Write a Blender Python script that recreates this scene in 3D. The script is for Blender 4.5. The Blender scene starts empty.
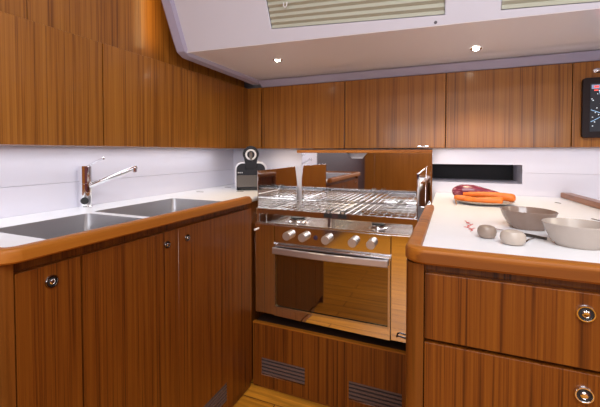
import bpy, bmesh, math, random
from mathutils import Vector, Matrix
random.seed(7)
S = bpy.context.scene
COL = S.collection
PI = math.pi

# ------------------------------------------------------------------ materials
def new_mat(name):
    m = bpy.data.materials.new(name); m.use_nodes = True
    nt = m.node_tree; b = nt.nodes['Principled BSDF']
    return m, nt, b

def simple(name, col, rough=.5, metal=0., coat=0., noise=0., nscale=30., spec=.5, bump=0.):
    m, nt, b = new_mat(name)
    b.inputs['Base Color'].default_value = (*col, 1)
    b.inputs['Roughness'].default_value = rough
    b.inputs['Metallic'].default_value = metal
    b.inputs['Coat Weight'].default_value = coat
    b.inputs['Specular IOR Level'].default_value = spec
    if noise or bump:
        tc = nt.nodes.new('ShaderNodeTexCoord')
        n = nt.nodes.new('ShaderNodeTexNoise'); n.inputs['Scale'].default_value = nscale
        n.inputs['Detail'].default_value = 4
        nt.links.new(tc.outputs['Object'], n.inputs['Vector'])
        if noise:
            r = nt.nodes.new('ShaderNodeValToRGB')
            r.color_ramp.elements[0].position = .3; r.color_ramp.elements[1].position = .7
            r.color_ramp.elements[0].color = (*[c*(1-noise) for c in col], 1)
            r.color_ramp.elements[1].color = (*[min(1, c*(1+noise)) for c in col], 1)
            nt.links.new(n.outputs['Fac'], r.inputs['Fac'])
            nt.links.new(r.outputs['Color'], b.inputs['Base Color'])
        if bump:
            bp = nt.nodes.new('ShaderNodeBump'); bp.inputs['Strength'].default_value = bump
            bp.inputs['Distance'].default_value = .002
            nt.links.new(n.outputs['Fac'], bp.inputs['Height'])
            nt.links.new(bp.outputs['Normal'], b.inputs['Normal'])
    return m

def wood(name, dark, mid, light, grain='Z', rough=.3, coat=.25, streak=78.):
    """straight-grained varnished veneer, grain running along one axis"""
    m, nt, b = new_mat(name)
    N = nt.nodes.new; L = nt.links.new
    tc = N('ShaderNodeTexCoord'); oi = N('ShaderNodeObjectInfo')
    vm = N('ShaderNodeVectorMath'); vm.operation = 'SCALE'; vm.inputs['Scale'].default_value = 37.
    cmb = N('ShaderNodeCombineXYZ')
    for k in range(3): L(oi.outputs['Random'], cmb.inputs[k])
    L(cmb.outputs[0], vm.inputs[0])
    add = N('ShaderNodeVectorMath'); add.operation = 'ADD'
    L(tc.outputs['Object'], add.inputs[0]); L(vm.outputs[0], add.inputs[1])
    def noise(s_across, s_along, scale, detail, dist=0.):
        mp = N('ShaderNodeMapping')
        sc = {'X': (s_along, s_across, s_across), 'Y': (s_across, s_along, s_across), 'Z': (s_across, s_across, s_along)}[grain]
        mp.inputs['Scale'].default_value = sc
        L(add.outputs[0], mp.inputs['Vector'])
        n = N('ShaderNodeTexNoise'); n.inputs['Scale'].default_value = scale
        n.inputs['Detail'].default_value = detail; n.inputs['Distortion'].default_value = dist
        n.inputs['Roughness'].default_value = .6
        L(mp.outputs[0], n.inputs['Vector']); return n
    a = noise(streak, .55, 1., 3.)            # broad streaks
    f = noise(streak*4, 2.2, 1., 3.)          # fine lines
    p = noise(300, 12, 1., 2.)                # pores
    mx = N('ShaderNodeMath'); mx.operation = 'MULTIPLY_ADD'; mx.inputs[1].default_value = .45
    L(f.outputs['Fac'], mx.inputs[0])
    m2 = N('ShaderNodeMath'); m2.operation = 'MULTIPLY'; m2.inputs[1].default_value = .55
    L(a.outputs['Fac'], m2.inputs[0]); L(m2.outputs[0], mx.inputs[2])
    r = N('ShaderNodeValToRGB'); e = r.color_ramp.elements
    e[0].position = .36; e[0].color = (*dark, 1); e[1].position = .66; e[1].color = (*light, 1)
    k = e.new(.47); k.color = (*mid, 1)
    L(mx.outputs[0], r.inputs['Fac'])
    hs = N('ShaderNodeHueSaturation')
    mr = N('ShaderNodeMapRange'); mr.inputs['To Min'].default_value = .92; mr.inputs['To Max'].default_value = 1.08
    L(oi.outputs['Random'], mr.inputs['Value']); L(mr.outputs[0], hs.inputs['Value'])
    L(r.outputs['Color'], hs.inputs['Color']); L(hs.outputs['Color'], b.inputs['Base Color'])
    bp = N('ShaderNodeBump'); bp.inputs['Strength'].default_value = .05; bp.inputs['Distance'].default_value = .001
    L(p.outputs['Fac'], bp.inputs['Height']); L(bp.outputs['Normal'], b.inputs['Normal'])
    b.inputs['Roughness'].default_value = rough; b.inputs['Specular IOR Level'].default_value = .35
    b.inputs['Coat Weight'].default_value = coat*.6; b.inputs['Coat Roughness'].default_value = .12
    return m

DK, MD, LT = (.140, .044, .006), (.295, .105, .014), (.385, .155, .025)
W_V = wood('teak_vertical', DK, MD, LT, 'Z')
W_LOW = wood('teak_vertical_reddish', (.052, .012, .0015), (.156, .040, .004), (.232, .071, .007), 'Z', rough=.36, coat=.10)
W_Y = wood('teak_rail_lengthwise', (.19, .054, .004), (.315, .098, .007), (.38, .130, .011), 'Y', rough=.5, coat=.05, streak=20)
W_X = wood('teak_rail_crosswise', (.19, .054, .004), (.315, .098, .007), (.38, .130, .011), 'X', rough=.5, coat=.05, streak=20)
W_POST = wood('teak_post_solid', (.095, .028, .004), (.165, .050, .007), (.21, .066, .010), 'Z', rough=.3, streak=20)
WHITE = simple('white_worktop', (.84, .85, .88), .35, noise=.01, nscale=60)
GEL = simple('white_gelcoat', (.88, .87, .93), .12, spec=.5, coat=.25)
SPLASH = simple('white_wall_panel', (.75, .73, .81), .38)
CEIL = simple('white_headliner', (.66, .67, .77), .45, bump=.05, nscale=120)
BLACK = simple('matt_black', (.012, .011, .012), .5)
DARKREC = simple('dark_recess', (.012, .010, .012), .6)
STEEL = simple('polished_steel', (.78, .77, .78), .09, 1.)
MIRROR = simple('mirror_steel', (.80, .78, .78), .035, 1.)
HOBM = simple('hob_steel', (.68, .66, .63), .17, 1., bump=.04, nscale=90)
BASIN = simple('sink_steel', (.66, .65, .67), .36, 1.)
BRUSH = simple('brushed_steel', (.60, .59, .60), .24, 1., bump=.05, nscale=90)
SATIN = simple('satin_steel_handle', (.68, .67, .72), .42, 1.)
CHROME = simple('chrome', (.86, .86, .88), .05, 1.)
IRON = simple('black_burner_cap', (.02, .02, .022), .4)
RUBBER = simple('black_rubber', (.02, .02, .02), .6)

def glass_mat():
    m, nt, b = new_mat('smoked_oven_glass')
    b.inputs['Base Color'].default_value = (.012, .007, .004, 1)
    b.inputs['Roughness'].default_value = .03
    b.inputs['IOR'].default_value = 2.2
    b.inputs['Coat Weight'].default_value = 1.; b.inputs['Coat Roughness'].default_value = .02
    b.inputs['Specular IOR Level'].default_value = .8
    b.inputs['Specular Tint'].default_value = (1, .74, .30, 1)
    b.inputs['Metallic'].default_value = 0.
    return m
OVENGLASS = glass_mat()

# ------------------------------------------------------------------ mesh helpers
def box(bm, x0, x1, y0, y1, z0, z1, bev=0., seg=2):
    c = [Vector((x, y, z)) for x in (x0, x1) for y in (y0, y1) for z in (z0, z1)]
    v = [bm.verts.new(p) for p in c]
    q = [(0,1,3,2), (4,6,7,5), (0,4,5,1), (2,3,7,6), (0,2,6,4), (1,5,7,3)]
    fs = [bm.faces.new([v[i] for i in f]) for f in q]
    if bev:
        es = list({e for f in fs for e in f.edges})
        bmesh.ops.bevel(bm, geom=es, offset=bev, segments=seg, affect='EDGES', profile=.5)

def frame_of(d):
    d = d.normalized()
    u = d.cross(Vector((0, 0, 1)))
    if u.length < 1e-4: u = d.cross(Vector((1, 0, 0)))
    u.normalize(); return u, d.cross(u).normalized()

def cyl(bm, p0, p1, r0, r1=None, seg=24, cap=True):
    r1 = r0 if r1 is None else r1
    p0, p1 = Vector(p0), Vector(p1); u, w = frame_of(p1-p0)
    a = [2*PI*i/seg for i in range(seg)]
    A = [bm.verts.new(p0 + r0*(u*math.cos(t)+w*math.sin(t))) for t in a]
    B = [bm.verts.new(p1 + r1*(u*math.cos(t)+w*math.sin(t))) for t in a]
    for i in range(seg):
        j = (i+1) % seg; bm.faces.new((A[i], A[j], B[j], B[i]))
    if cap: bm.faces.new(A[::-1]); bm.faces.new(B)

def tube(bm, pts, r, seg=10, closed=False):
    pts = [Vector(p) for p in pts]; n = len(pts)
    rs = r if isinstance(r, (list, tuple)) else [r]*n
    rings = []; pu = None
    for i, p in enumerate(pts):
        if closed: d = pts[(i+1) % n]-pts[i-1]
        else: d = pts[min(i+1, n-1)]-pts[max(i-1, 0)]
        d.normalize()
        if pu is None: u, w = frame_of(d)
        else:
            u = pu - d*pu.dot(d); u.normalize(); w = d.cross(u).normalized()
        pu = u
        rings.append([bm.verts.new(p + rs[i]*(u*math.cos(2*PI*k/seg)+w*math.sin(2*PI*k/seg))) for k in range(seg)])
    m = n if closed else n-1
    for i in range(m):
        A, B = rings[i], rings[(i+1) % n]
        for k in range(seg):
            j = (k+1) % seg; bm.faces.new((A[k], A[j], B[j], B[k]))
    if not closed: bm.faces.new(rings[0][::-1]); bm.faces.new(rings[-1])

def lathe(bm, prof, seg=48, M=None, sx=1., sy=1., fn=None):
    """prof: (radius, z) list; M places it; fn(theta, i) scales the radius"""
    M = M or Matrix.Identity(4); rings = []
    for i, (r, z) in enumerate(prof):
        if r < 1e-6: rings.append([bm.verts.new(M @ Vector((0, 0, z)))])
        else:
            ring = []
            for k in range(seg):
                t = 2*PI*k/seg; q = fn(t, i) if fn else 1.
                ring.append(bm.verts.new(M @ Vector((r*q*sx*math.cos(t), r*q*sy*math.sin(t), z))))
            rings.append(ring)
    for A, B in zip(rings, rings[1:]):
        if len(A) == 1 and len(B) == 1: continue
        for k in range(seg):
            j = (k+1) % seg
            if len(A) == 1: bm.faces.new((A[0], B[j], B[k]))
            elif len(B) == 1: bm.faces.new((A[k], A[j], B[0]))
            else: bm.faces.new((A[k], A[j], B[j], B[k]))

def rrect(x0, x1, y0, y1, r, n=5):
    out = []
    for cx, cy, a in ((x1-r, y1-r, 0), (x0+r, y1-r, PI/2), (x0+r, y0+r, PI), (x1-r, y0+r, 1.5*PI)):
        for i in range(n+1):
            t = a + i/n*PI/2; out.append((cx+r*math.cos(t), cy+r*math.sin(t)))
    return out

def plate(bm, outer, holes, w0, w1, fn, bev=0.):
    """flat slab with real holes: outline in (u, v), thickness w0..w1, fn maps (u, v, w) to the place"""
    cu = bpy.data.curves.new('outline', 'CURVE'); cu.dimensions = '2D'; cu.fill_mode = 'BOTH'
    cu.extrude = (w1-w0)/2 - bev; cu.bevel_depth = bev; cu.bevel_resolution = 1; cu.offset = -bev
    for loop in [outer]+holes:
        sp = cu.splines.new('POLY'); sp.points.add(len(loop)-1)
        for p, (x, y) in zip(sp.points, loop): p.co = (x, y, 0, 1)
        sp.use_cyclic_u = True
    o = bpy.data.objects.new('outline', cu)
    me = bpy.data.meshes.new_from_object(o)
    n0 = len(bm.verts); bm.from_mesh(me); bm.verts.ensure_lookup_table()
    for v in bm.verts[n0:]:
        v.co = Vector(fn(v.co.x, v.co.y, v.co.z + (w0+w1)/2))
    bpy.data.objects.remove(o); bpy.data.curves.remove(cu); bpy.data.meshes.remove(me)
XY = lambda u, v, w: (u, v, w)
YZ = lambda u, v, w: (w, u, v)      # slab facing X
XZ = lambda u, v, w: (u, w, v)      # slab facing Y

def sweep(bm, path, prof):
    """sweep a closed profile (offset to the right of travel, z) along a flat path"""
    P = [Vector((x, y)) for x, y in path]; n = len(P); rings = []
    for i in range(n):
        d0 = (P[i]-P[i-1]).normalized() if i else (P[1]-P[0]).normalized()
        d1 = (P[i+1]-P[i]).normalized() if i < n-1 else d0
        d = (d0+d1).normalized(); nr = Vector((d.y, -d.x)); k = 1/max(.3, d.dot(d1))
        rings.append([bm.verts.new((P[i].x+nr.x*o*k, P[i].y+nr.y*o*k, z)) for o, z in prof])
    m = len(prof)
    for A, B in zip(rings, rings[1:]):
        for k in range(m):
            j = (k+1) % m; bm.faces.new((A[k], A[j], B[j], B[k]))
    bm.faces.new(rings[0][::-1]); bm.faces.new(rings[-1])

def arc(cx, cy, r, a0, a1, n=8):
    return [(cx+r*math.cos(a0+(a1-a0)*i/n), cy+r*math.sin(a0+(a1-a0)*i/n)) for i in range(n+1)]

def link(name, bm, mat, parent=None, smooth=True, loc=None, label=None):
    bmesh.ops.remove_doubles(bm, verts=bm.verts, dist=1e-6)
    bmesh.ops.recalc_face_normals(bm, faces=bm.faces)
    base = Vector(parent['_w']) if parent is not None else (Vector(loc) if loc else Vector((0, 0, 0)))
    bmesh.ops.translate(bm, verts=bm.verts, vec=-base)
    me = bpy.data.meshes.new(name); bm.to_mesh(me); bm.free()
    me.materials.append(mat)
    if smooth:
        for p in me.polygons: p.use_smooth = True
        me.set_sharp_from_angle(angle=math.radians(35))
    o = bpy.data.objects.new(name, me); COL.objects.link(o)
    if smooth:
        wn = o.modifiers.new('weighted', 'WEIGHTED_NORMAL'); wn.weight = 100; wn.keep_sharp = True
    if parent is not None: o.parent = parent
    else: o.location = base
    o['_w'] = tuple(base)
    if label: o['label'] = label
    return o

def tag(o, label, cat, group=None):
    o['label'] = label; o['category'] = cat
    if group: o['group'] = group
    return o
def thing(name, loc, label, cat, group=None):
    o = bpy.data.objects.new(name, None); COL.objects.link(o)
    o.location = loc; o.empty_display_size = .05; o['_w'] = tuple(loc)
    return tag(o, label, cat, group)
def part(name, mat, root, build, label=None, smooth=True):
    bm = bmesh.new(); build(bm); return link(name, bm, mat, root, smooth, label=label)
def struct(name, mat, build, smooth=True):
    bm = bmesh.new(); build(bm); o = link(name, bm, mat, None, smooth); o['kind'] = 'structure'; return o
def single(name, mat, build, loc, label, cat, group=None):
    bm = bmesh.new(); build(bm); o = link(name, bm, mat, None, True, loc); return tag(o, label, cat, group)
def copy_tree(o, delta=None, parent=None):
    c = o.copy(); COL.objects.link(c)
    if parent is not None: c.parent = parent
    if delta: c.location = Vector(o.location)+Vector(delta)
    for ch in list(o.children): copy_tree(ch, None, c)
    return c
B = lambda *a, **k: (lambda bm: box(bm, *a, **k))

FL = -1.035            # cabin sole, the camera is at the origin
TOP = -.20             # worktops

# ------------------------------------------------------------------ the setting
def floor_mat():
    m, nt, b = new_mat('teak_sole')
    N = nt.nodes.new; L = nt.links.new
    tc = N('ShaderNodeTexCoord'); mp = N('ShaderNodeMapping'); mp.inputs['Scale'].default_value = (1, 1, 1)
    L(tc.outputs['Object'], mp.inputs['Vector'])
    br = N('ShaderNodeTexBrick'); br.inputs['Scale'].default_value = 1.
    br.inputs['Brick Width'].default_value = 1.3; br.inputs['Row Height'].default_value = .085
    br.inputs['Mortar Size'].default_value = .0022; br.inputs['Bias'].default_value = -.2
    br.inputs['Color1'].default_value = (.60, .245, .022, 1); br.inputs['Color2'].default_value = (.49, .190, .015, 1)
    br.inputs['Mortar'].default_value = (.10, .035, .008, 1)
    L(mp.outputs[0], br.inputs['Vector'])
    m2 = N('ShaderNodeMapping'); m2.inputs['Scale'].default_value = (3, 70, 1); L(tc.outputs['Object'], m2.inputs['Vector'])
    n = N('ShaderNodeTexNoise'); n.inputs['Scale'].default_value = 1.; n.inputs['Detail'].default_value = 4; L(m2.outputs[0], n.inputs['Vector'])
    r = N('ShaderNodeValToRGB'); r.color_ramp.elements[0].color = (.62, .62, .62, 1); r.color_ramp.elements[1].color = (1.25, 1.25, 1.25, 1)
    r.color_ramp.elements[0].position = .3; r.color_ramp.elements[1].position = .7
    L(n.outputs['Fac'], r.inputs['Fac'])
    mx = N('ShaderNodeMix'); mx.data_type = 'RGBA'; mx.blend_type = 'MULTIPLY'; mx.inputs['Factor'].default_value = 1
    L(br.outputs['Color'], mx.inputs['A']); L(r.outputs['Color'], mx.inputs['B']); L(mx.outputs['Result'], b.inputs['Base Color'])
    b.inputs['Roughness'].default_value = .42; b.inputs['Specular IOR Level'].default_value = .25
    return m
struct('floor', floor_mat(), B(-1.26, 1.7, -1.9, 1.9, FL-.03, FL), smooth=False)

def wl(bm):   # side wall: two white panels with a fine groove, wood lining above
    box(bm, -1.275, -1.246, .30, 1.88, FL, -.1079, .0006)
    box(bm, -1.275, -1.246, .30, 1.88, -.1069, .995, .0006)
struct('wall_left', SPLASH, wl)
def wb(bm):   # back wall with the storage niche
    plate(bm, [(-1.246, FL), (1.7, FL), (1.7, -.0960), (.304, -.0960), (.304, -.146), (-.12, -.146), (-.12, -.0960), (-1.246, -.0960)], [], 1.88, 1.90, XZ)
    plate(bm, [(-1.246, -.0952), (-.12, -.0952), (-.12, -.059), (.304, -.059), (.304, -.0952), (1.7, -.0952), (1.7, 1.0), (-1.246, 1.0)], [], 1.88, 1.90, XZ)
    box(bm, .304, .318, 1.8805, 2.145, -.16, -.045)       # niche right cheek
    box(bm, -.134, -.12, 1.8805, 2.145, -.16, -.045)
    box(bm, -.12, .304, 1.8805, 2.145, -.160, -.146)
    box(bm, -.12, .304, 1.8805, 2.145, -.059, -.045)
struct('wall_back', SPLASH, wb, smooth=False)
struct('trim_1', DARKREC, B(-.119, .303, 2.13, 2.144, -.1455, -.0595)).name = 'trim_1'
struct('wall_right', simple('maroon_lining', (.12, .028, .040), .6), B(1.7, 1.73, -1.9, 1.9, FL, 1.0))
struct('wall_near', W_V, B(-1.26, 1.7, -1.93, -1.9, FL, 1.0))
# wood lining of the hull side above the left lockers
def lining(bm):
    for y0, y1 in ((-1.9, -.60), (-.598, .618), (.62, 1.74)):
        box(bm, -1.10, -1.078, y0, y1, .30, 1.0, .0015)
struct('trim_2', W_V, lining)
struct('trim_3', simple('dark_plum_lining', (.050, .032, .042), .6), B(-1.275, -1.246, -1.9, .298, FL, .995))

# deckhead over the lockers, the sloping coachroof side and the ceiling
EY = lambda x: 1.226 + .072*(x-.16)     # the knuckle line, slightly skewed
ZD = .398
def deck(bm):
    xs = (-.985, .3, 1.7)
    # underside of the side deck, slightly crowned towards the fascia
    rows = []
    for t in (0, .25, .5, .75, .9, 1.):
        rows.append([bm.verts.new((x, EY(x)*(1-t)+1.712*t, ZD - .008*t**2)) for x in xs])
        rows.append([bm.verts.new((x, 1.775, .3935)) for x in xs])
    rows.append([bm.verts.new((x, 1.775, .43)) for x in xs])
    rows.append([bm.verts.new((x, EY(x)+.01, .43)) for x in xs])
    n = len(rows)
    for i in range(n):
        a, b2 = rows[i], rows[(i+1) % n]
        for k in range(2): bm.faces.new((a[k], a[k+1], b2[k+1], b2[k]))
    for k in (0, 2): bm.faces.new([r[k] for r in rows])
struct('ceiling', GEL, deck)
KS = .45   # lean of the coachroof side
def coach_pt(x, z, out=0.):   # on the sloping face
    y = EY(x) - KS*(z-ZD); L_ = math.hypot(1, KS)
    return Vector((x, y - out/L_, z - out*KS/L_))
BL = [(-.60, -.018, .440, .60), (.135, .80, .440, .60)]     # portlights (x0, x1, z0, z1)
def BLs(x): return .443 - .030*(x+.6)                            # lower edge line of the portlights
def coach(bm):
    # face with two window openings, thickness behind it
    def fn(u, v, w): return coach_pt(u, v, -w)
    holes = [[(x0, BLs(x0)), (x1, BLs(x1)), (x1, z1), (x0, z1)] for x0, x1, z0, z1 in BL]
    plate(bm, [(-.985, ZD+.002), (1.7, ZD+.002), (1.7, 1.0), (-.985, 1.0)], holes, 0., .012, fn)
struct('wall_cabinside', CEIL, coach, smooth=False)
struct('trim_4', CEIL, B(-1.26, 1.73, -1.93, 1.91, 1.002, 1.02))
# rounded rim round the left edge of the deckhead and coachroof side
def rim(bm):
    def sec(c, ax, wdt):   # 5-point section between the wall and the panel edge
        return [bm.verts.new(c + Vector((-.052, 0, 0)) + ax*.06), bm.verts.new(c + Vector((-.050, 0, 0)) - ax*.006),
                bm.verts.new(c + Vector((-.040, 0, 0)) - ax*.014), bm.verts.new(c + Vector((-.006, 0, 0)) - ax*.011),
                bm.verts.new(c + Vector((.004, 0, 0)) - ax*.001), bm.verts.new(c + Vector((0, 0, 0)) + ax*.06)]
    x = -.972
    L_ = math.hypot(1, KS); nf = Vector((0, 1/L_, KS/L_)); up = Vector((0, 0, 1))
    pts = [(Vector((x, 1.735, ZD-.012)), up, .95), (Vector((x, 1.60, ZD-.008)), up, .95), (Vector((x, EY(x)+.06, ZD-.001)), up, .95),
           (Vector((x, EY(x)+.02, ZD)), (up*.85+nf*.3).normalized(), .95),
           (Vector((x, EY(x)-.004, ZD+.012)), (up*.5+nf*.8).normalized(), .95),
           (coach_pt(x, ZD+.05), nf, .95), (coach_pt(x, .7), nf, .95), (coach_pt(x, .99), nf, .95)]
    rings = [sec(*p) for p in pts]
    for a, b2 in zip(rings, rings[1:]):
        for k in range(6):
            j = (k+1) % 6; bm.faces.new((a[k], a[j], b2[j], b2[k]))
    bm.faces.new(rings[0]); bm.faces.new(rings[-1][::-1])
LAV = simple('lavender_grey_moulding', (.42, .405, .56), .25, coat=.2)
struct('trim_5', LAV, rim)
# fascia moulding over the wall lockers
def fascia(bm):
    sweep(bm, [(-.97, 1.70), (1.69, 1.70)], [(.0, .3885), (-.012, .384), (-.050, .3612), (-.066, .3605), (-.066, .392)])
struct('trim_6', LAV, fascia)
# pleated blinds in the portlights
BLIND = simple('beige_pleated_blind', (.46, .47, .385), .7)
def make_blind(i, x0, x1, z1, label):
    root = thing('pleated_blind', tuple(coach_pt(x0, BLs(x0))), label, 'blind', None)
    def pl(bm):
        zt = z1; n = 9; a = []
        for k in range(2*n+1):
            t = k/(2*n); out = -.008 if k % 2 else .0
            a.append((bm.verts.new(coach_pt(x0+.002, BLs(x0)+.002+(zt-BLs(x0))*t, out-.003)), bm.verts.new(coach_pt(x1-.002, BLs(x1)+.002+(zt-BLs(x1))*t, out-.003))))
        fr = [bm.faces.new((p[0], p[1], q[1], q[0])) for p, q in zip(a, a[1:])]
        bmesh.ops.solidify(bm, geom=fr, thickness=.001)
    part('pleats', BLIND, root, pl, smooth=False)
    if i == 0:
        def tab(bm):
            c = coach_pt(-.53, .505, .0)
            tube(bm, [c+Vector((-.006, -.004, .012)), c+Vector((-.006, -.006, 0)), c+Vector((0, -.007, -.006)), c+Vector((.006, -.006, 0)), c+Vector((.006, -.004, .012))], .0022, 8)
        part('pull_tab', simple('white_plastic', (.75, .75, .78), .4), root, tab, 'small white pull tab')
make_blind(0, BL[0][0], BL[0][1], BL[0][3], 'long beige pleated blind in the cabin side above the spotlights')
make_blind(1, BL[1][0], BL[1][1], BL[1][3], 'corner of a second pleated blind cut by the top edge, right of the long one')
single('press_stud', simple('grey_stud', (.12, .12, .15), .4), lambda bm: lathe(bm, [(0, .002), (.004, .0015), (.005, 0), (0, 0)], 16,
       Matrix.Translation(coach_pt(-.046, .408, .0005)) @ Vector((0, -1, -KS)).to_track_quat('Z', 'Y').to_matrix().to_4x4()),
       tuple(coach_pt(-.046, .408)), 'tiny grey stud on the white cabin side right of the blind', 'stud')

# deckhead spotlights
def emis(name, col, s):
    m, nt, b = new_mat(name); b.inputs['Base Color'].default_value = (*col, 1)
    b.inputs['Emission Color'].default_value = (*col, 1); b.inputs['Emission Strength'].default_value = s; return m
BULB = emis('spot_bulb', (1., .90, .72), 60.)
def downlight(x, y, label):
    t = (y-EY(x))/(1.742-EY(x)); z = ZD-.010*t**2
    root = thing('downlight', (x, y, z-.0005), label, 'spotlight', 'deckhead spotlights over the galley')
    part('bezel', CHROME, root, lambda bm: lathe(bm, [(.012, 0), (.020, 0), (.021, -.002), (.017, -.005), (.012, -.004), (.012, 0)], 32, Matrix.Translation((x, y, z-.001))))
    part('bulb', BULB, root, lambda bm: lathe(bm, [(0, -.0095), (.005, -.0085), (.009, -.0060), (.0108, -.0035), (.0108, -.001), (0, -.001)], 24, Matrix.Translation((x, y, z-.001))))
    l = bpy.data.lights.new('spot_lamp', 'SPOT'); l.energy = 9; l.color = (1., .76, .46); l.spot_size = math.radians(108); l.spot_blend = .8; l.shadow_soft_size = .012
    o = bpy.data.objects.new('spot_lamp', l); COL.objects.link(o); o.location = (x, y, z-.018)
downlight(-.683, 1.371, 'small bright spotlight in the white deckhead above the wall cabinet left of centre')
downlight(.087, 1.512, 'small bright spotlight in the white deckhead right of the stove lid')

# ------------------------------------------------------------------ wall lockers
UB, UT = .019, .3585
XU, YU = -1.055, 1.75
def left_locker(y0, y1, label):
    root = thing('wall_cabinet', (-1.15, (y0+y1)/2, UB), label, 'cabinet', 'left wall cabinets')
    part('body', W_V, root, B(-1.243, XU-.0195, y0+.001, y1-.001, UB, UT-.002))
    part('door', W_V, root, B(XU-.018, XU, y0+.002, y1-.002, UB, UT, .0026))
    return root
left_locker(.25, .831, 'wood wall cabinet at far left above the tap, cut by the photo edge')
left_locker(.831, 1.297, 'wood wall cabinet, second from left, between tap and coffee machine')
left_locker(1.297, 1.742, 'wood wall cabinet on the left wall nearest the corner, glowing orange')
def back_locker(x0, x1, label):
    root = thing('wall_cabinet', ((x0+x1)/2, YU+.06, UB), label, 'cabinet', 'back wall cabinets')
    part('body', W_V, root, B(x0+.001, x1-.001, YU+.0195, 1.878, UB, UT-.002))
    part('door', W_V, root, B(x0+.0013, x1-.0013, YU, YU+.018, UB, UT, .0026))
    return root
single('corner_filler', W_V, B(-1.075, -.9735, YU-.006, YU+.012, UB, UT, .001), (-1.01, YU, UB),
       'narrow wood corner strip between the left and back wall cabinets', 'filler strip')
back_locker(-.972, -.493, 'wood wall cabinet just right of the corner, above the left of the stove lid')
cab = back_locker(-.493, -.020, 'wood wall cabinet directly above the right half of the stove lid')
back_locker(-.020, .4515, 'wood wall cabinet above the dark wall niche')
cab4 = back_locker(.4515, 1.20, 'wood wall cabinet at far right carrying the dark chart screen')
part('lid_catch', CHROME, cab, lambda bm: (box(bm, -.140, -.092, YU-.012, YU-.001, .020, .031, .002), tube(bm, [(-.125, YU-.014, .026), (-.105, YU-.014, .026)], .004, 8)), 'small chrome lid catch')
def badge(bm):
    M = Matrix.Translation((.533, YU-.001, .320)) @ Matrix.Rotation(PI/2, 4, 'X')
    lathe(bm, [(0, .004), (.012, .0035), (.017, .001), (.017, -.0005), (0, -.0005)], 32, M, 1.0, .55)
    for dx in (-.008, 0, .008):
        lathe(bm, [(0, .0065), (.0025, .005), (.003, .003), (0, .003)], 12, Matrix.Translation((dx, 0, 0)) @ M)
part('badge', CHROME, cab4, badge, 'oval silver badge')

# chart screen
root = thing('chart_plotter', (.62, YU-.012, .056), 'dark framed chart screen mounted on the cabinet at the right photo edge', 'screen')
part('housing', simple('black_plastic', (.018, .011, .013), .5, spec=.2), root, lambda bm: plate(bm, rrect(.480, .785, .056, .291, .012), [], YU-.022, YU-.001, XZ, .002))
part('display', emis('lcd_dark_blue', (.006, .008, .016), .4), root, lambda bm: plate(bm, rrect(.503, .762, .080, .268, .003), [], YU-.0235, YU-.0222, XZ))
LCDW = emis('lcd_white', (.75, .82, .9), .9)
RR = random.Random(3)
for k in range(88):
    x = .505 + .250*(k % 11 + RR.random())/11; z = .090 + .150*(k//11 + RR.random())/8; w = RR.uniform(.002, .0055); h = RR.uniform(.0018, .0035)
    part('chart_symbol', LCDW, root, B(x, x+w, YU-.0242, YU-.0236, z, z+h))
LINES = (((.506, .165), (.540, .150), (.570, .175), (.640, .140), (.755, .190)), ((.506, .118), (.560, .150), (.62, .120), (.70, .160), (.755, .130)), ((.53, .24), (.545, .19), (.60, .21), (.68, .235)))
LCDB = emis('lcd_blue', (.30, .50, .75), .8)
for pts in LINES: part('coast_line', LCDB, root, lambda bm: tube(bm, [(x, YU-.0238, z) for x, z in pts], .0011, 6))
part('header_bar', emis('lcd_slate', (.20, .25, .40), .7), root, B(.507, .756, YU-.0242, YU-.0236, .246, .262))
LCDR = emis('lcd_red', (.85, .10, .08), .9)
part('red_tab', LCDR, root, B(.515, .530, YU-.0248, YU-.0243, .250, .258))
part('red_tab', LCDR, root, B(.515, .528, YU-.0248, YU-.0243, .238, .243))

# ------------------------------------------------------------------ left run
RAILP = [(-.015, -.217), (.011, -.217), (.015, -.213), (.015, -.195), (.012, -.1895), (.006, -.187), (-.009, -.187), (-.014, -.190), (-.015, -.198)]
SMOKE = simple('smoked_chrome', (.30, .27, .26), .12, 1.)
def latch(ringm, axis, root, p, r=.0125):
    """push-button latch: outer ring and inner button; axis is the outward direction"""
    M = Matrix.Translation(p) @ Vector(axis).to_track_quat('Z', 'Y').to_matrix().to_4x4()
    a = part('latch', ringm, root, lambda bm: lathe(bm, [(r*.70, .0), (r, 0), (r, .002), (r*.90, .0042), (r*.78, .0042), (r*.70, .002), (r*.70, 0)], 32, M), 'chrome ring latch')
    part('latch_recess', BLACK, a, lambda bm: lathe(bm, [(0, .0004), (r*.69, .0004), (r*.69, .0012), (0, .0012)], 24, M))
    part('latch_button', CHROME, a, lambda bm: lathe(bm, [(r*.40, .0013), (r*.40, .004), (r*.28, .0052), (0, .0045), (0, .0013)], 24, M), 'chrome push button')
    return a
XD = -.795
VENT = simple('bronze_grey_slat', (.120, .078, .070), .4)
def vent_hole(u0, u1, v0, v1): return [(u0, v0), (u1, v0), (u1, v1), (u0, v1)]
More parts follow.
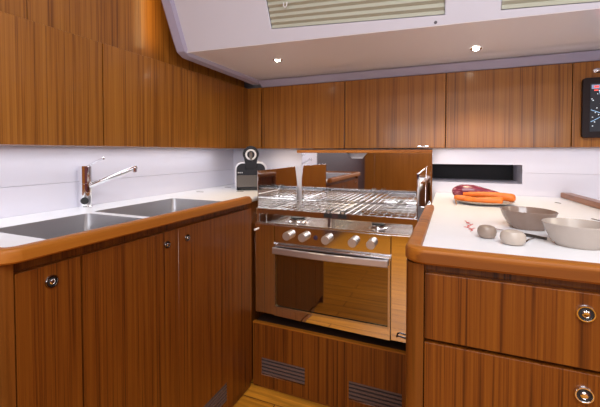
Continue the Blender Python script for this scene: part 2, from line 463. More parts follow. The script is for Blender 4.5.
def grille(root, fn, u0, u1, v0, v1, w0, w1, n, back):
    """wooden louvre slats in an opening with a dark sheet behind painted as shade"""
    def sl(bm):
        h = (v1-v0)/n
        for k in range(n):
            za = v0 + h*k + h*.42; zb = v0 + h*(k+1)
            vs = []
            for (u, v, w) in ((u0, za, w0), (u1, za, w0), (u1, zb, w0), (u0, zb, w0), (u0, za, w1), (u1, za, w1), (u1, zb, w1), (u0, zb, w1)):
                vs.append(bm.verts.new(fn(u, v, w)))
            for f in ((0,1,2,3), (7,6,5,4), (0,4,5,1), (3,2,6,7), (0,3,7,4), (1,5,6,2)): bm.faces.new([vs[i] for i in f])
    g = part('vent_grille', VENT, root, sl, 'slotted air vent', smooth=False)
    def bk(bm):
        vs = [bm.verts.new(fn(u, v, back)) for u, v in ((u0, v0), (u1, v0), (u1, v1), (u0, v1))]
        f = [bm.faces.new(vs)]; bmesh.ops.solidify(bm, geom=f, thickness=.001)
    part('vent_shade', DARKREC, g, bk)  # flat dark sheet standing in for the shade behind the slats
def carcass(bm, x0, x1, y0, y1, z0, z1, t=.018, ya=None, yb=None):
    box(bm, x0, x0+t, y0, y1, z0, z1); box(bm, x1-t, x1, y0, y1, z0, z1)
    box(bm, x0+t, x1-t, y0, y0+t, z0, ya or z1); box(bm, x0+t, x1-t, y1-t, y1, z0, yb or z1)
    box(bm, x0+t, x1-t, y0+t, y1-t, z0, z0+t)
root = thing('base_cabinet', (-1.03, .48, FL), 'narrow one-door wood base cabinet at far left under the worktop end', 'cabinet', 'base cabinets of the left run')
part('body', W_LOW, root, lambda bm: carcass(bm, -1.24, -.817, .40, .562, FL+.001, -.375), smooth=False)
part('face_frame', W_LOW, root, B(-.8165, -.8142, .40, .562, -.3745, -.2195))
part('end_panel', W_LOW, root, B(-1.24, -.8175, .40, .418, -.3745, -.2195))
part('corner_post', W_POST, root, lambda bm: plate(bm, [(-.86, .388), (-.825, .388)]+arc(-.815, .408, .02, -PI/2, 0, 6)+[(-.795, .4215), (-.8165, .4215), (-.8165, .399), (-.86, .399)], [], FL+.001, -.2195, XY))
part('door', W_LOW, root, B(-.814, XD, .4245, .5605, -.985, -.244, .0009))
latch(SMOKE, (1, 0, 0), root, (XD, .494, -.281), .0140)
root = thing('sink_cabinet', (-1.03, .95, FL), 'two-door wood base cabinet under the double sink', 'cabinet', 'base cabinets of the left run')
part('body', W_LOW, root, lambda bm: carcass(bm, -1.24, -.817, .5635, 1.872, FL+.001, -.375), smooth=False)
part('face_frame', W_LOW, root, B(-.8165, -.8142, .5635, 1.872, -.3745, -.2195))
part('door', W_LOW, root, B(-.814, XD, .5655, .8845, -.985, -.244, .0009))
VL = (.985, 1.150, -.985+.005, -.900)
def door3(bm):
    plate(bm, [(.8865, -.985-.02), (1.336, -.985-.02), (1.336, -.244), (.8865, -.244)], [vent_hole(VL[0], VL[1], VL[2], VL[3])], -.814, XD, YZ)
d3 = part('door', W_LOW, root, door3, smooth=False)
grille(d3, YZ, VL[0]+.0005, VL[1]-.0005, VL[2], VL[3], -.812, XD-.002, 6, -.8145)
latch(SMOKE, (1, 0, 0), root, (XD, .836, -.283), .0115)
latch(SMOKE, (1, 0, 0), root, (XD, .926, -.282), .0115)
part('toe_board', W_POST, root, B(-.816, -.802, .5655, 1.336, FL+.001, -1.008))

S1 = (-1.092, -.8235, .520, .799); S2 = (-1.108, -.8235, .826, 1.205)
root = thing('worktop', (-1.02, 1.1, TOP-.018), 'white worktop of the left run with double sink cut-outs and wood edge', 'worktop')
slots = [(-1.15, 1.437), (-.978, 1.534), (-1.151, 1.681)]
def lslab(bm):
    holes = [rrect(s[0]-.0015, s[1]+.0015, s[2]-.0015, s[3]+.0015, .0195) for s in (S1, S2)]
    plate(bm, [(-1.244, .402), (-.801, .402), (-.801, 1.874), (-1.244, 1.874)], holes, TOP-.0185, TOP, XY)
part('slab', WHITE, root, lslab, smooth=False)
part('edge_rail', W_Y, root, lambda bm: sweep(bm, [(-.785, 1.292), (-.785, .428)]+arc(-.813, .428, .028, 0, -PI/2, 8)[1:]+[(-1.243, .400)], [(-o, z) for o, z in RAILP]), 'raised wooden edge rail')
part('rail_end', W_Y, root, B(-.798, -.776, 1.2935, 1.312, -.2165, -.198, .003))
def pull(bm, x, y, ang, l=.022, w=.005):
    M = Matrix.Translation((x, y, TOP+.0003)) @ Matrix.Rotation(ang, 4, 'Z')
    vs = []
    plate(bm, rrect(-l/2, l/2, -w/2, w/2, w*.49), [], 0, .0012, lambda u, v, q: M @ Vector((u, v, q)))
for x, y in slots: part('lifting_slot', simple('grey_metal_inlay', (.20, .17, .16), .4, .6), root, lambda bm: pull(bm, x, y, .1, .040, .009))
# basins
def basin(s, label):
    x0, x1, y0, y1 = s; zt = TOP-.0190; zb = -.345
    root = thing('sink_basin', ((x0+x1)/2, (y0+y1)/2, zb-.004), label, 'sink', 'sink basins in the left worktop')
    def bo(bm):
        rings = []
        for (g, z, r) in ((.0, TOP-.0006, .018), (.0004, TOP-.012, .018), (.002, zb+.03, .026), (.009, zb+.008, .035), (.030, zb, .05)):
            rings.append([bm.verts.new((px, py, z)) for px, py in rrect(x0+g, x1-g, y0+g, y1-g, r, 6)])
        for a, b2 in zip(rings, rings[1:]):
            n = len(a)
            for k in range(n): bm.faces.new((a[k], a[(k+1) % n], b2[(k+1) % n], b2[k]))
        bm.faces.new(rings[-1])
        bmesh.ops.recalc_face_normals(bm, faces=bm.faces)
        bmesh.ops.solidify(bm, geom=list(bm.faces), thickness=.001)
    part('bowl', BASIN, root, bo)
    part('drain', CHROME, root, lambda bm: lathe(bm, [(0, .002), (.012, .002), (.014, .004), (.030, .004), (.033, .0005), (0, .0005)], 32, Matrix.Translation(((x0+x1)/2, (y0+y1)/2, zb+.0012))))
basin(S1, 'steel sink basin in the white worktop nearer the left photo edge')
basin(S2, 'steel sink basin in the white worktop nearer the coffee machine')

# tap
tx, ty = -1.2145, .879
root = thing('mixer_tap', (tx, ty, TOP), 'chrome single-lever mixer tap behind the double sink', 'tap')
part('body', CHROME, root, lambda bm: lathe(bm, [(0, .0005), (.0235, .0005), (.0235, .004), (.0215, .006), (.0215, .052), (.0205, .0525), (.0205, .054), (.0215, .0545), (.0215, .085), (.0205, .0855), (.0205, .087), (.0215, .0875), (.0215, .147), (.019, .1495), (0, .1495)], 40, Matrix.Translation((tx, ty, TOP))))
part('spray_port', RUBBER, root, lambda bm: cyl(bm, (tx+.012, ty-.014, TOP+.026), (tx+.020, ty-.0175, TOP+.026), .0125), 'round black port')
sp0 = Vector((tx+.016, ty+.006, TOP+.078)); sp1 = Vector((-1.055, .962, -.0555))
sp = part('spout', CHROME, root, lambda bm: tube(bm, [sp0, sp0.lerp(sp1, .5), sp1], [.0095, .0085, .0070], 14))
part('aerator', CHROME, sp, lambda bm: cyl(bm, sp1+Vector((-.006, -.003, -.002)), sp1+Vector((-.006, -.003, -.018)), .0080, .0085, 20))
part('lever', CHROME, root, lambda bm: (tube(bm, [(tx+.003, ty+.004, -.054), (tx+.045, ty+.010, -.033), (tx+.075, ty+.014, -.024)], [.0045, .0036, .003], 12),
     lathe(bm, [(0, .006), (.0045, .003), (.0045, -.003), (0, -.006)], 12, Matrix.Translation((tx+.076, ty+.014, -.0235)))))

# coffee machine
cx, cy = -1.004, 1.63
root = thing('coffee_machine', (cx, cy+.08, TOP), 'black capsule coffee machine with round ringed head in the back corner', 'coffee machine')
DKP = simple('dark_blue_black_plastic', (.016, .016, .022), .4, spec=.25)
def cm_out(g):
    w = .083-g; sh = -.052-g; r = .036-g*.5
    return [(cx-w, TOP+.002), (cx+w, TOP+.002)]+[(cx+w-r+r*math.cos(t*PI/16), sh-r+r*math.sin(t*PI/16)) for t in range(9)]+[(cx-w+r-r*math.sin(t*PI/16), sh-r+r*math.cos(t*PI/16)) for t in range(9)]
part('side_shell', simple('silver_plastic', (.70, .69, .74), .3, .3), root, lambda bm: plate(bm, cm_out(0.), [], cy+.012, cy+.155, XZ, .003), 'silver side panels')
part('body', DKP, root, lambda bm: plate(bm, cm_out(.008), [], cy, cy+.150, XZ, .003))
def head(bm):
    plate(bm, [(cx-.030, -.09), (cx+.030, -.09)]+[(cx+.030-.0*t, -.06) for t in (1,)]+arc(cx, -.010, .042, -.55, PI+.55, 24)+[(cx-.030, -.06)], [], cy-.006, cy+.100, XZ, .004)
part('head', DKP, root, head)
rg = part('ring', simple('white_ring', (.80, .79, .82), .3), root, lambda bm: lathe(bm, [(.019, 0), (.0285, 0), (.029, .002), (.0265, .005), (.021, .005), (.019, .002), (.019, 0)], 40, Matrix.Translation((cx, cy-.006, -.014)) @ Matrix.Rotation(PI/2, 4, 'X')), 'white ring on the head')
part('lever', simple('grey_lever', (.20, .18, .17), .3, .5), root, lambda bm: tube(bm, [(cx, cy-.008, -.002), (cx, cy-.016, -.016), (cx, cy-.018, -.040)], [.007, .009, .006], 12))
part('front_panel', simple('warm_grey_metal', (.13, .115, .105), .28, .7), root, lambda bm: plate(bm, rrect(cx-.072, cx+.072, -.184, -.122, .006), [], cy-.003, cy+.002, XZ), 'grey metallic lower panel')
root.location = (cx, cy+.055, TOP); root.rotation_euler = (0, 0, math.radians(31))
part('drip_tray', BLACK, root, lambda bm: plate(bm, rrect(cx-.070, cx+.070, cy-.022, cy-.0005, .02), [], TOP+.0015, TOP+.012, XY, .002))
def brand(bm):
    for k, w in enumerate((.0035, .003, .0035, .0025, .0035)):
        x = cx-.068+k*.0055; box(bm, x, x+w, cy-.002, cy-.0005, -.111, -.105)
part('lettering', simple('light_grey_print', (.55, .55, .6), .5), root, brand)

# ------------------------------------------------------------------ stove
SX0, SX1, SY = -.789, -.106, 1.355
root = thing('stove', ((SX0+SX1)/2, 1.58, -.705), 'stainless steel gas cooker with open mirrored lid between the two worktops', 'cooker')
def oven(bm):
    box(bm, SX0+.002, SX1-.002, SY+.020, 1.845, -.703, -.322, .002)
part('body', BRUSH, root, oven)
part('side_panel', MIRROR, root, B(SX0, -.694, SY, SY+.019, -.704, -.312, .0015))
part('side_panel', MIRROR, root, B(-.200, SX1, SY, SY+.019, -.712, -.312, .0015))
cp = part('control_panel', STEEL, root, B(-.692, -.202, SY, SY+.019, -.388, -.314, .0015), 'steel panel with five knobs')
KN = simple('steel_knob', (.66, .63, .61), .38, .9)
def knob(x):
    z = -.350
    k = part('knob', KN, cp, lambda bm: lathe(bm, [(0, 0), (.0175, 0), (.0175, .009), (.0165, .011), (.0125, .012), (.0125, .015), (.0165, .017), (.0175, .019), (.0175, .029), (.0165, .031), (0, .031)], 28, Matrix.Translation((x, SY-.0005, z)) @ Matrix.Rotation(PI/2, 4, 'X')))
    return k
for x in (-.622, -.552, -.452, -.343, -.272): knob(x)
part('igniter_button', simple('dark_button', (.05, .03, .06), .3), cp, lambda bm: lathe(bm, [(0, .003), (.008, .003), (.010, 0), (0, 0)], 20, Matrix.Translation((-.503, SY-.0005, -.351)) @ Matrix.Rotation(PI/2, 4, 'X')))
dr = part('oven_door', MIRROR, root, lambda bm: plate(bm, [(-.692, -.704), (-.202, -.712), (-.202, -.396), (-.692, -.396)], [rrect(-.686, -.208, -.664, -.402, .006)], SY-.006, SY+.0185, XZ, .001))
part('window', OVENGLASS, dr, lambda bm: plate(bm, rrect(-.6855, -.2085, -.6635, -.4025, .006), [], SY-.002, SY+.015, XZ), 'smoked brown glass oven window')
def wtrim(bm):
    o, i = rrect(-.690, -.204, -.668, -.400, .008), rrect(-.684, -.210, -.661, -.405, .006)
    plate(bm, o, [i], SY-.0085, SY-.0062, XZ)
part('window_trim', BRUSH, dr, wtrim)
def handle(bm):
    n = 12; pts = []
    A = []
    for k in range(n+1):
        t = k/n; x = -.690 + .480*t; y = SY-.022 - .009*math.sin(PI*t); zt = -.404 - .001*math.sin(PI*t)
        A.append([bm.verts.new((x, y+dy, z)) for dy, z in ((0, zt), (-.003, zt-.003), (-.003, zt-.025), (0, zt-.028), (.006, zt-.028), (.006, zt))])
    for a, b2 in zip(A, A[1:]):
        for k in range(6): bm.faces.new((a[k], a[(k+1) % 6], b2[(k+1) % 6], b2[k]))
    bm.faces.new(A[0]); bm.faces.new(A[-1][::-1])
    box(bm, -.688, -.676, SY-.020, SY-.0061, -.428, -.406); box(bm, -.224, -.212, SY-.020, SY-.0061, -.428, -.406)
part('handle', SATIN, dr, handle, 'bowed satin steel handle')
# hob
part('hob', HOBM, root, lambda bm: (box(bm, SX0, SX1, SY+.002, 1.845, -.3205, -.3125, .0015), box(bm, SX0+.004, SX1-.004, SY+.002, SY+.010, -.312, -.306, .001)))
burn = [(-.63, 1.47, .040), (-.27, 1.47, .032), (-.63, 1.71, .032), (-.27, 1.71, .040), (-.45, 1.575, .026)]
for bx, by, r in burn[:4]:
    b_ = part('burner', STEEL, root, lambda bm: lathe(bm, [(0, .0), (r*1.25, 0), (r*1.2, .003), (r*.9, .006), (r*.9, .013), (0, .013)], 32, Matrix.Translation((bx, by, -.3123))))
    part('burner_cap', IRON, b_, lambda bm: lathe(bm, [(0, .0), (r*.8, 0), (r*.8, .005), (r*.68, .007), (0, .0072)], 32, Matrix.Translation((bx, by, -.2991))))
def grate(bm, x0, x1):
    z = -.268; y0, y1 = 1.392, 1.825; r = .0026
    tube(bm, [(x, y, z) for x, y in rrect(x0, x1, y0, y1, .012, 3)], r, 8, True)
    n = 10
    for k in range(1, n):
        x = x0 + (x1-x0)*k/n; tube(bm, [(x, y0, z), (x, y1, z)], r*.8, 6)
    for y in (1.44, 1.52, 1.61, 1.69, 1.77): tube(bm, [(x0, y, z-.002), (x1, y, z-.002)], r, 6)
    for x in (x0, x1):
        for y in (y0+.03, y1-.03): tube(bm, [(x, y, z), (x, y, -.3122)], r, 6)
GR = simple('grate_wire', (.55, .54, .53), .22, 1.)
part('pan_support', GR, root, lambda bm: grate(bm, SX0+.022, -.452), 'wire pan support')
part('pan_support', GR, root, lambda bm: grate(bm, -.444, SX1-.022), 'wire pan support')
fr = part('fiddle_rail', STEEL, root, lambda bm: (box(bm, SX0+.001, SX1-.001, SY+.008, SY+.0105, -.270, -.247, .0008),
      [box(bm, x, x+.012, SY+.0107, SY+.014, -.3122, -.248) for x in (SX0+.006, -.455, SX1-.018)]), 'steel fiddle strip along the hob front')
def clamp(bm, x):
    box(bm, x, x+.034, SY+.004, SY+.0078, -.266, -.250, .001)
    tube(bm, [(x+.008, SY+.006, -.250), (x+.008, SY+.016, -.240), (x+.008, SY+.06, -.243)], .003, 8)
    tube(bm, [(x+.026, SY+.006, -.250), (x+.026, SY+.016, -.240), (x+.026, SY+.05, -.236)], .003, 8)
for x in (-.470, -.410): part('pan_clamp', IRON, fr, lambda bm: clamp(bm, x), 'black pan clamp')
def ruler(bm):   # perforated steel strip of the right side
    holes = [rrect(-.325+.014*k, -.319+.014*k, -.262, -.254, .002, 2) for k in range(14)]
    plate(bm, [(-.345, -.268), (SX1-.008, -.268), (SX1-.008, -.248), (-.345, -.248)], holes, 1.5, 1.502, XZ)
part('perforated_bar', STEEL, root, ruler)
# shields
def shield(x, t):
    def f(bm):
        plate(bm, [(1.377, -.282), (1.838, -.282), (1.836, -.254), (1.787, -.078), (1.377, -.083)], [], x, x+t, YZ, .0006)
        cyl(bm, (x+t/2, 1.377, -.300), (x+t/2, 1.377, -.081), .0022, seg=10)
    return f
part('side_shield', MIRROR, root, shield(SX0+.003, .0025), 'mirror steel side splash shield')
part('side_shield', MIRROR, root, shield(SX1-.0055, .0025), 'mirror steel side splash shield')
part('lock_pin', simple('white_pin', (.85, .84, .84), .3), root, lambda bm: (cyl(bm, (SX0+.010, SY-.0005, -.338), (SX0+.010, SY-.016, -.338), .0045, seg=14)), 'small white gimbal pin')
def hook(bm): tube(bm, [(-.176, SY-.001, -.690), (-.176, SY-.012, -.688), (-.168, SY-.013, -.684), (-.144, SY-.013, -.687), (-.140, SY-.012, -.694), (-.140, SY-.010, -.718)], .0032, 8)
part('door_hook', simple('dark_steel', (.10, .10, .11), .25, 1.), root, hook, 'small dark steel hook')
# lid
lid = part('lid', MIRROR, root, lambda bm: plate(bm, [(-.769, -.268), (-.081, -.268), (-.081, -.005), (-.397, -.005), (-.424, -.034), (-.481, -.034), (-.508, -.005), (-.769, -.005)], [], 1.846, 1.854, XZ), 'mirror steel lid standing open')
part('lid_rim', W_X, lid, B(-.794, -.079, 1.832, 1.868, -.0045, .0130, .003), 'wooden strip along the lid top')
part('lid_flange', STEEL, lid, B(-.0805, -.0785, 1.834, 1.856, -.268, -.005))
part('lid_hinge', STEEL, lid, lambda bm: cyl(bm, (-.76, 1.850, -.274), (-.69, 1.850, -.274), .0055))
part('lid_hinge', STEEL, lid, lambda bm: cyl(bm, (-.16, 1.850, -.274), (-.09, 1.850, -.274), .0055))
part('back_strip', BRUSH, root, B(-.765, -.105, 1.838, 1.8445, -.3122, -.270))
part('seam_reflection', STEEL, lid, lambda bm: box(bm, -.362, -.359, 1.8435, 1.8455, -.262, -.008))  # mirrored cabinet seam built as a thin strip on the lid
# locker under the stove
root = thing('stove_plinth', (-.45, 1.40, FL), 'wood plinth panel with two slotted vents under the cooker', 'plinth')
V1, V2 = (-.752, -.547, -.975, -.898), (-.360, -.156, -.980, -.903)
def pf(bm): plate(bm, [(-.7935, FL+.012), (-.079, FL+.012), (-.079, -.752), (-.7935, -.752)], [vent_hole(*V1), vent_hole(*V2)], 1.345, 1.363, XZ)
p_ = part('front_panel', W_LOW, root, pf, smooth=False)
part('top_shelf', simple('shade_dark_shelf', (.030, .012, .006), .6), root, B(-.7935, -.079, 1.3635, 1.82, -.768, -.754))  # near-black colour paints in the shade of the gap under the cooker
part('edge_lip', W_X, root, B(-.7935, -.079, 1.343, 1.3632, -.7515, -.746, .001))
part('toe_strip', W_POST, root, B(-.7935, -.079, 1.350, 1.363, FL+.001, FL+.0115))
for v in (V1, V2): grille(p_, XZ, v[0]+.0005, v[1]-.0005, v[2], v[3], 1.360, 1.347, 5, 1.3635)

# ------------------------------------------------------------------ right run
root = thing('drawer_cabinet', (.5, 1.2, FL), 'wood drawer cabinet at right with chrome ring latches', 'cabinet')
part('body', W_LOW, root, lambda bm: carcass(bm, -.066, 1.25, .746, 1.872, FL+.001, -.2195), smooth=False)
part('corner_post', W_POST, root, lambda bm: plate(bm, arc(-.056, .752, .024, PI, 1.5*PI, 8)+[(-.0445, .728), (-.0445, .7455), (-.0665, .7455), (-.0665, .79), (-.080, .79)], [], FL+.001, -.2195, XY))
for (z0, z1, lz) in ((-.3640, -.2345, -.2690), (-.5600, -.3705, -.4065), (-.76, -.566, -.602)):
    d = part('drawer', W_LOW, root, B(-.0425, .470, .7245, .7435, z0, z1, .0022))
    latch(CHROME, (0, -1, 0), d, (.211, .7243, lz), .0145)
part('door', W_LOW, root, B(-.0425, .470, .7245, .7435, -1.0, -.766, .0022))
part('door', W_LOW, root, B(.474, 1.05, .7245, .7435, -1.0, -.2345, .0022))
root = thing('worktop', (.5, 1.3, TOP-.018), 'white worktop on the right carrying bowls and vegetables', 'worktop')
part('slab', WHITE, root, lambda bm: plate(bm, [(-.0525, .7475), (1.25, .7475), (1.25, 1.876), (-.062, 1.876), (-.062, 1.338), (-.049, 1.338)], [], TOP-.0185, TOP, XY), smooth=False)
part('edge_rail', W_X, root, lambda bm: sweep(bm, [(-.0645, 1.335), (-.0680, .760)]+arc(-.040, .760, .028, PI, 1.5*PI, 8)[1:]+[(1.25, .732)], RAILP), 'raised wooden edge rail')
GREYI = bpy.data.materials['grey_metal_inlay']
part('lifting_slot', GREYI, root, lambda bm: pull(bm, .392, 1.672, 2.0, .030, .007))
part('lifting_slot', GREYI, root, lambda bm: pull(bm, .398, 1.297, 1.9, .034, .007))
single('divider_rail', wood('teak_divider', (.16, .05, .010), (.26, .085, .016), (.32, .11, .022), 'Y', streak=20), lambda bm: plate(bm, [(.447, 1.868), (.485, 1.868), (.587, .80), (.549, .80)], [], TOP+.0005, TOP+.024, XY, .004), (.515, 1.3, TOP+.0005),
       'low wooden divider rail across the right worktop under the chart screen', 'rail')

# ------------------------------------------------------------------ things on the right worktop
TAUPE = simple('taupe_glaze', (.27, .190, .150), .2, coat=.4, noise=.06, nscale=25)
CREAM = simple('cream_glaze', (.46, .395, .345), .25, coat=.4, noise=.05, nscale=25)
TAUPE2 = simple('taupe_stoneware', (.29, .22, .175), .35, coat=.2, noise=.10, nscale=40)
CREAM2 = simple('cream_stoneware', (.48, .41, .35), .32, coat=.2, noise=.10, nscale=40)
def dish(x, y, rx, ry, h, ang, base, point=0.):
    M = Matrix.Translation((x, y, TOP+.0006)) @ Matrix.Rotation(ang, 4, 'Z')
    prof = [(0, 0), (base, 0), (base+.02, .003), (base+.12, h*.18), (.90, h*.62), (1., h), (.975, h+.0012), (.95, h), (.85, h*.62), (base+.05, h*.22), (base-.1, h*.12), (0, h*.10)]
    def fn(t, i): return 1 + point*max(0, math.cos(t))**6
    def f(bm):
        lathe(bm, [(r, z) for r, z in prof], 64, M, rx, ry, fn)
    return f
o = single('bowl', TAUPE, dish(.188, 1.088, .064, .058, .047, math.radians(-38), .58, .10), (.186, 1.083, TOP),
       'glossy taupe oval bowl behind the cream one, tip pointing right', 'bowl')
single('bowl', CREAM, dish(.252, .925, .064, .058, .047, math.radians(-20), .62, .06), (.250, .925, TOP),
       'cream oval bowl nearest the right photo edge', 'bowl')
single('plate', simple('warm_grey_glaze', (.50, .42, .35), .3, coat=.3), dish(.120, 1.530, .106, .085, .013, math.radians(-2), .55), (.132, 1.545, TOP), 'shallow oval taupe plate carrying aubergine and carrots', 'plate')
def pebble(x, y, rx, ry, h, ang, flat):
    M = Matrix.Translation((x, y, TOP+.0004)) @ Matrix.Rotation(ang, 4, 'Z')
    prof = [(0, 0), (.55, .0), (.78, h*.06), (.95, h*.26), (1, h*.48), (.95, h*.72), (.78, h*.90), (.45, h*.985), (0, h)]
    return lambda bm: lathe(bm, prof, 40, M, rx, ry)
single('shaker', TAUPE2, pebble(.081, .928, .0205, .019, .029, 0, 0), (.081, .928, TOP), 'round taupe stoneware shaker on the right worktop, left of the pale one', 'shaker')
single('shaker', CREAM2, pebble(.127, .882, .0250, .021, .031, -.1, 0), (.127, .882, TOP), 'pale cream stoneware shaker between taupe shaker and bowls', 'shaker')
# knife and fork
root = thing('table_knife', (.150, 1.003, TOP), 'dark slim knife lying behind the two shakers', 'knife')
ka, kb = Vector((.103, 1.030, TOP+.0040)), Vector((.203, .952, TOP+.0040))
part('handle', simple('dark_bronze', (.07, .06, .055), .35, .6), root, lambda bm: tube(bm, [ka.lerp(kb, t) for t in (.38, .45, .8, 1.)], [.0026, .0036, .0036, .0028], 10), 'dark handle')
def blade(bm):
    d = (kb-ka).normalized(); n = Vector((-d.y, d.x, 0)); z = Vector((0, 0, .0006))
    P = [ka-n*.001, ka+d*.012-n*.006, ka.lerp(kb, .37)-n*.005, ka.lerp(kb, .37)+n*.005, ka+n*.003]
    t = [bm.verts.new(p+z) for p in P]; u = [bm.verts.new(p-z) for p in P]
    bm.faces.new(t); bm.faces.new(u[::-1])
    for i in range(5): bm.faces.new((t[i], t[(i+1) % 5], u[(i+1) % 5], u[i]))
part('blade', BRUSH, root, blade)
single('skewer', STEEL, lambda bm: tube(bm, [(.153, .900, TOP+.003), (.165, .933, TOP+.0026), (.183, .958, TOP+.0028)], [.0022, .0018, .0012], 8), (.165, .93, TOP), 'thin steel pick lying against the cream shaker', 'pick')
# red printed mark on the worktop, built as thin branching stems
def red_mark(bm):
    R = random.Random(5); z = TOP+.0014
    st = [Vector((.050+.006*math.sin(k*1.3), .985+.014*k, z)) for k in range(10)]
    tube(bm, st, .0009, 6)
    for k in range(1, 10):
        a = R.uniform(-.9, .9)+(PI if k % 2 else 0); l = R.uniform(.006, .012); p = st[k]
        tube(bm, [p, p+Vector((l*.6*math.cos(a), l*.6*math.sin(a)+.004, .001)), p+Vector((l*math.cos(a), l*math.sin(a)+.010, 0))], [.0009, .0010, .0004], 6)
single('red_print', simple('pink_red_print', (.62, .12, .11), .6), red_mark, (.055, 1.04, TOP), 'small red printed mark on white worktop beside taupe shaker', 'print')

# vegetables
CAR = simple('carrot_skin', (.78, .185, .018), .42, noise=.12, nscale=35, bump=.15)
def carrot(pts, radii):
    def f(bm):
        P = [Vector(p) for p in pts]; n = 28; Q = []; Rr = []
        m = len(P)-1
        for i in range(n+1):
            t = i/n*m; k = min(int(t), m-1); u = t-k
            a, b2, c, d = P[max(k-1, 0)], P[k], P[k+1], P[min(k+2, m)]
            Q.append(.5*((2*b2)+(c-a)*u+(2*a-5*b2+4*c-d)*u*u+(-a+3*b2-3*c+d)*u**3))
            Rr.append((radii[k]*(1-u)+radii[k+1]*u)*(1+.02*math.sin(i*2.3)))
        tube(bm, Q, Rr, 18)
    return f
PZ = TOP+.016
CP = {}
single('carrot', CAR, carrot([(.049, 1.530, PZ+.0185), (.100, 1.524, PZ+.0205), (.160, 1.518, PZ+.0190), (.208, 1.510, PZ+.0150), (.220, 1.508, PZ+.0145), (.224, 1.507, PZ+.0145)], [.0065, .0110, .0135, .0155, .0125, .005]), (.15, 1.515, PZ),
       'longest carrot lying on top, thick end overhanging the plate at right', 'carrot', 'carrots on the plate')
single('carrot', CAR, carrot([(.052, 1.470, PZ+.0050), (.095, 1.464, PZ+.0052), (.140, 1.462, PZ+.0070), (.172, 1.464, PZ+.0085), (.179, 1.464, PZ+.0085)], [.0045, .0105, .0130, .0135, .0045]), (.13, 1.46, PZ),
       'front carrot on the plate with blunt end at right', 'carrot', 'carrots on the plate')
r3 = thing('carrot', (.05, 1.49, PZ), 'short carrot at the plate left with its thin root hanging over the rim', 'carrot', 'carrots on the plate')
part('root', CAR, r3, carrot([(.016, 1.494, PZ+.0085), (.026, 1.494, PZ+.0085), (.055, 1.496, PZ+.0060), (.088, 1.497, PZ+.002), (.092, 1.497, PZ+.002)], [.005, .0105, .0110, .0095, .004]))
part('root_tip', simple('carrot_root_brown', (.42, .20, .08), .6), r3, lambda bm: tube(bm, [(.022, 1.486, PZ+.004), (.021, 1.462, PZ+.005), (.022, 1.440, PZ-.002), (.024, 1.434, TOP+.003)], [.0026, .0024, .0020, .0012], 8), 'brown thin root tip')
def aub_mat():
    m, nt, b = new_mat('aubergine_skin'); N = nt.nodes.new; L = nt.links.new
    tc = N('ShaderNodeTexCoord'); mp = N('ShaderNodeMapping'); mp.inputs['Scale'].default_value = (18, 110, 110)
    L(tc.outputs['Object'], mp.inputs['Vector']); n = N('ShaderNodeTexNoise'); n.inputs['Scale'].default_value = 1; n.inputs['Detail'].default_value = 3
    L(mp.outputs[0], n.inputs['Vector']); r = N('ShaderNodeValToRGB'); e = r.color_ramp.elements
    e[0].position = .38; e[0].color = (.16, .018, .045, 1); e[1].position = .74; e[1].color = (.62, .30, .34, 1); k = e.new(.58); k.color = (.27, .035, .075, 1)
    L(n.outputs['Fac'], r.inputs['Fac']); L(r.outputs['Color'], b.inputs['Base Color']); b.inputs['Roughness'].default_value = .22; b.inputs['Coat Weight'].default_value = .4; return m
ra = thing('aubergine', (.10, 1.575, PZ), 'streaked purple aubergine at the back of the plate behind the carrots', 'aubergine')
part('flesh', aub_mat(), ra, carrot([(.010, 1.580, PZ+.018), (.018, 1.580, PZ+.0200), (.045, 1.580, PZ+.0270), (.085, 1.580, PZ+.0270), (.135, 1.578, PZ+.0210), (.185, 1.573, PZ+.0160)], [.006, .018, .0255, .0255, .0185, .0085]))
part('stem_cap', simple('dull_green_stem', (.16, .13, .06), .6), ra, lambda bm: tube(bm, [(.182, 1.573, PZ+.016), (.190, 1.572, PZ+.016), (.198, 1.570, PZ+.016)], [.0086, .0070, .0035], 12))

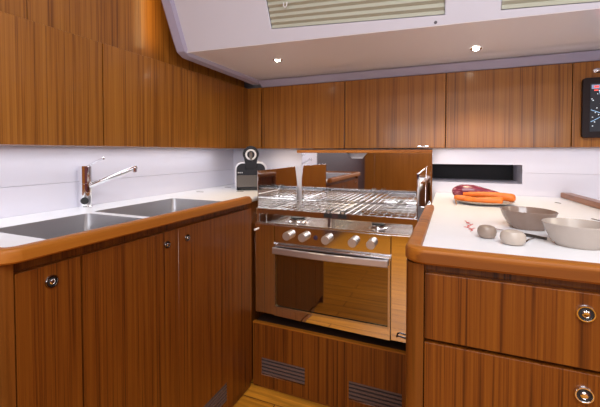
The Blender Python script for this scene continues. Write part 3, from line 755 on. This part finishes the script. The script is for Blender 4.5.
# ------------------------------------------------------------------ light
def area(name, loc, rot, sx, sy, e, col):
    l = bpy.data.lights.new(name, 'AREA'); l.shape = 'RECTANGLE'; l.size = sx; l.size_y = sy; l.energy = e; l.color = col
    o = bpy.data.objects.new(name, l); COL.objects.link(o); o.location = loc; o.rotation_euler = rot; return o
area('saloon_hatch', (.25, -.05, .985), (0, 0, 0), .9, .7, 22, (.88, .93, 1.))
area('saloon_lamps', (.1, -1.1, .985), (0, 0, 0), 1.6, .8, 24, (1., .93, .84))
area('cabin_window', (.2, -1.88, .22), (PI/2, 0, 0), 2.2, .30, 20, (.86, .92, 1.))
area('starboard_fill', (1.66, .25, .55), (0, PI/2, 0), .35, 1.4, 8, (1., .88, .72))  # added unseen fill that brightens the left cabinet fronts
area('left_strip_lamp', (-1.17, .95, .016), (0, 0, 0), .03, 1.4, 1.0, (.90, .93, 1.))
area('back_strip_lamp', (-.45, 1.795, .017), (0, 0, 0), 1.0, .02, .6, (1., .88, .74))
area('back_strip_lamp_2', (.35, 1.835, .017), (0, 0, 0), .8, .02, .3, (.90, .93, 1.))
area('rim_glow_lamp', (-1.030, 1.05, .56), (0, -PI/2, 0), .3, .05, .13, (1., .72, .34)).rotation_euler = (0, PI/2, 0)
w = bpy.data.worlds.new('world'); S.world = w; w.use_nodes = True
w.node_tree.nodes['Background'].inputs[0].default_value = (.8, .85, 1, 1)
w.node_tree.nodes['Background'].inputs[1].default_value = .05

# ------------------------------------------------------------------ camera
cam = bpy.data.cameras.new('camera'); co = bpy.data.objects.new('camera', cam); COL.objects.link(co)
F = 355.; P = math.radians(1.5)
cam.sensor_fit = 'HORIZONTAL'; cam.sensor_width = 36.; cam.lens = F/600*36.
v0 = 152 + F*math.tan(P)
cam.shift_y = -(203.5-v0)/600.
cam.clip_start = .02
co.location = (0, 0, 0); co.rotation_euler = (PI/2-P, 0, math.radians(22.9))
S.camera = co
for o in list(bpy.data.objects):
    if '_w' in o: del o['_w']
vs = S.view_settings
vs.view_transform = 'Standard'; vs.look = 'None'; vs.gamma = 1.; vs.use_curve_mapping = False; vs.exposure = .10
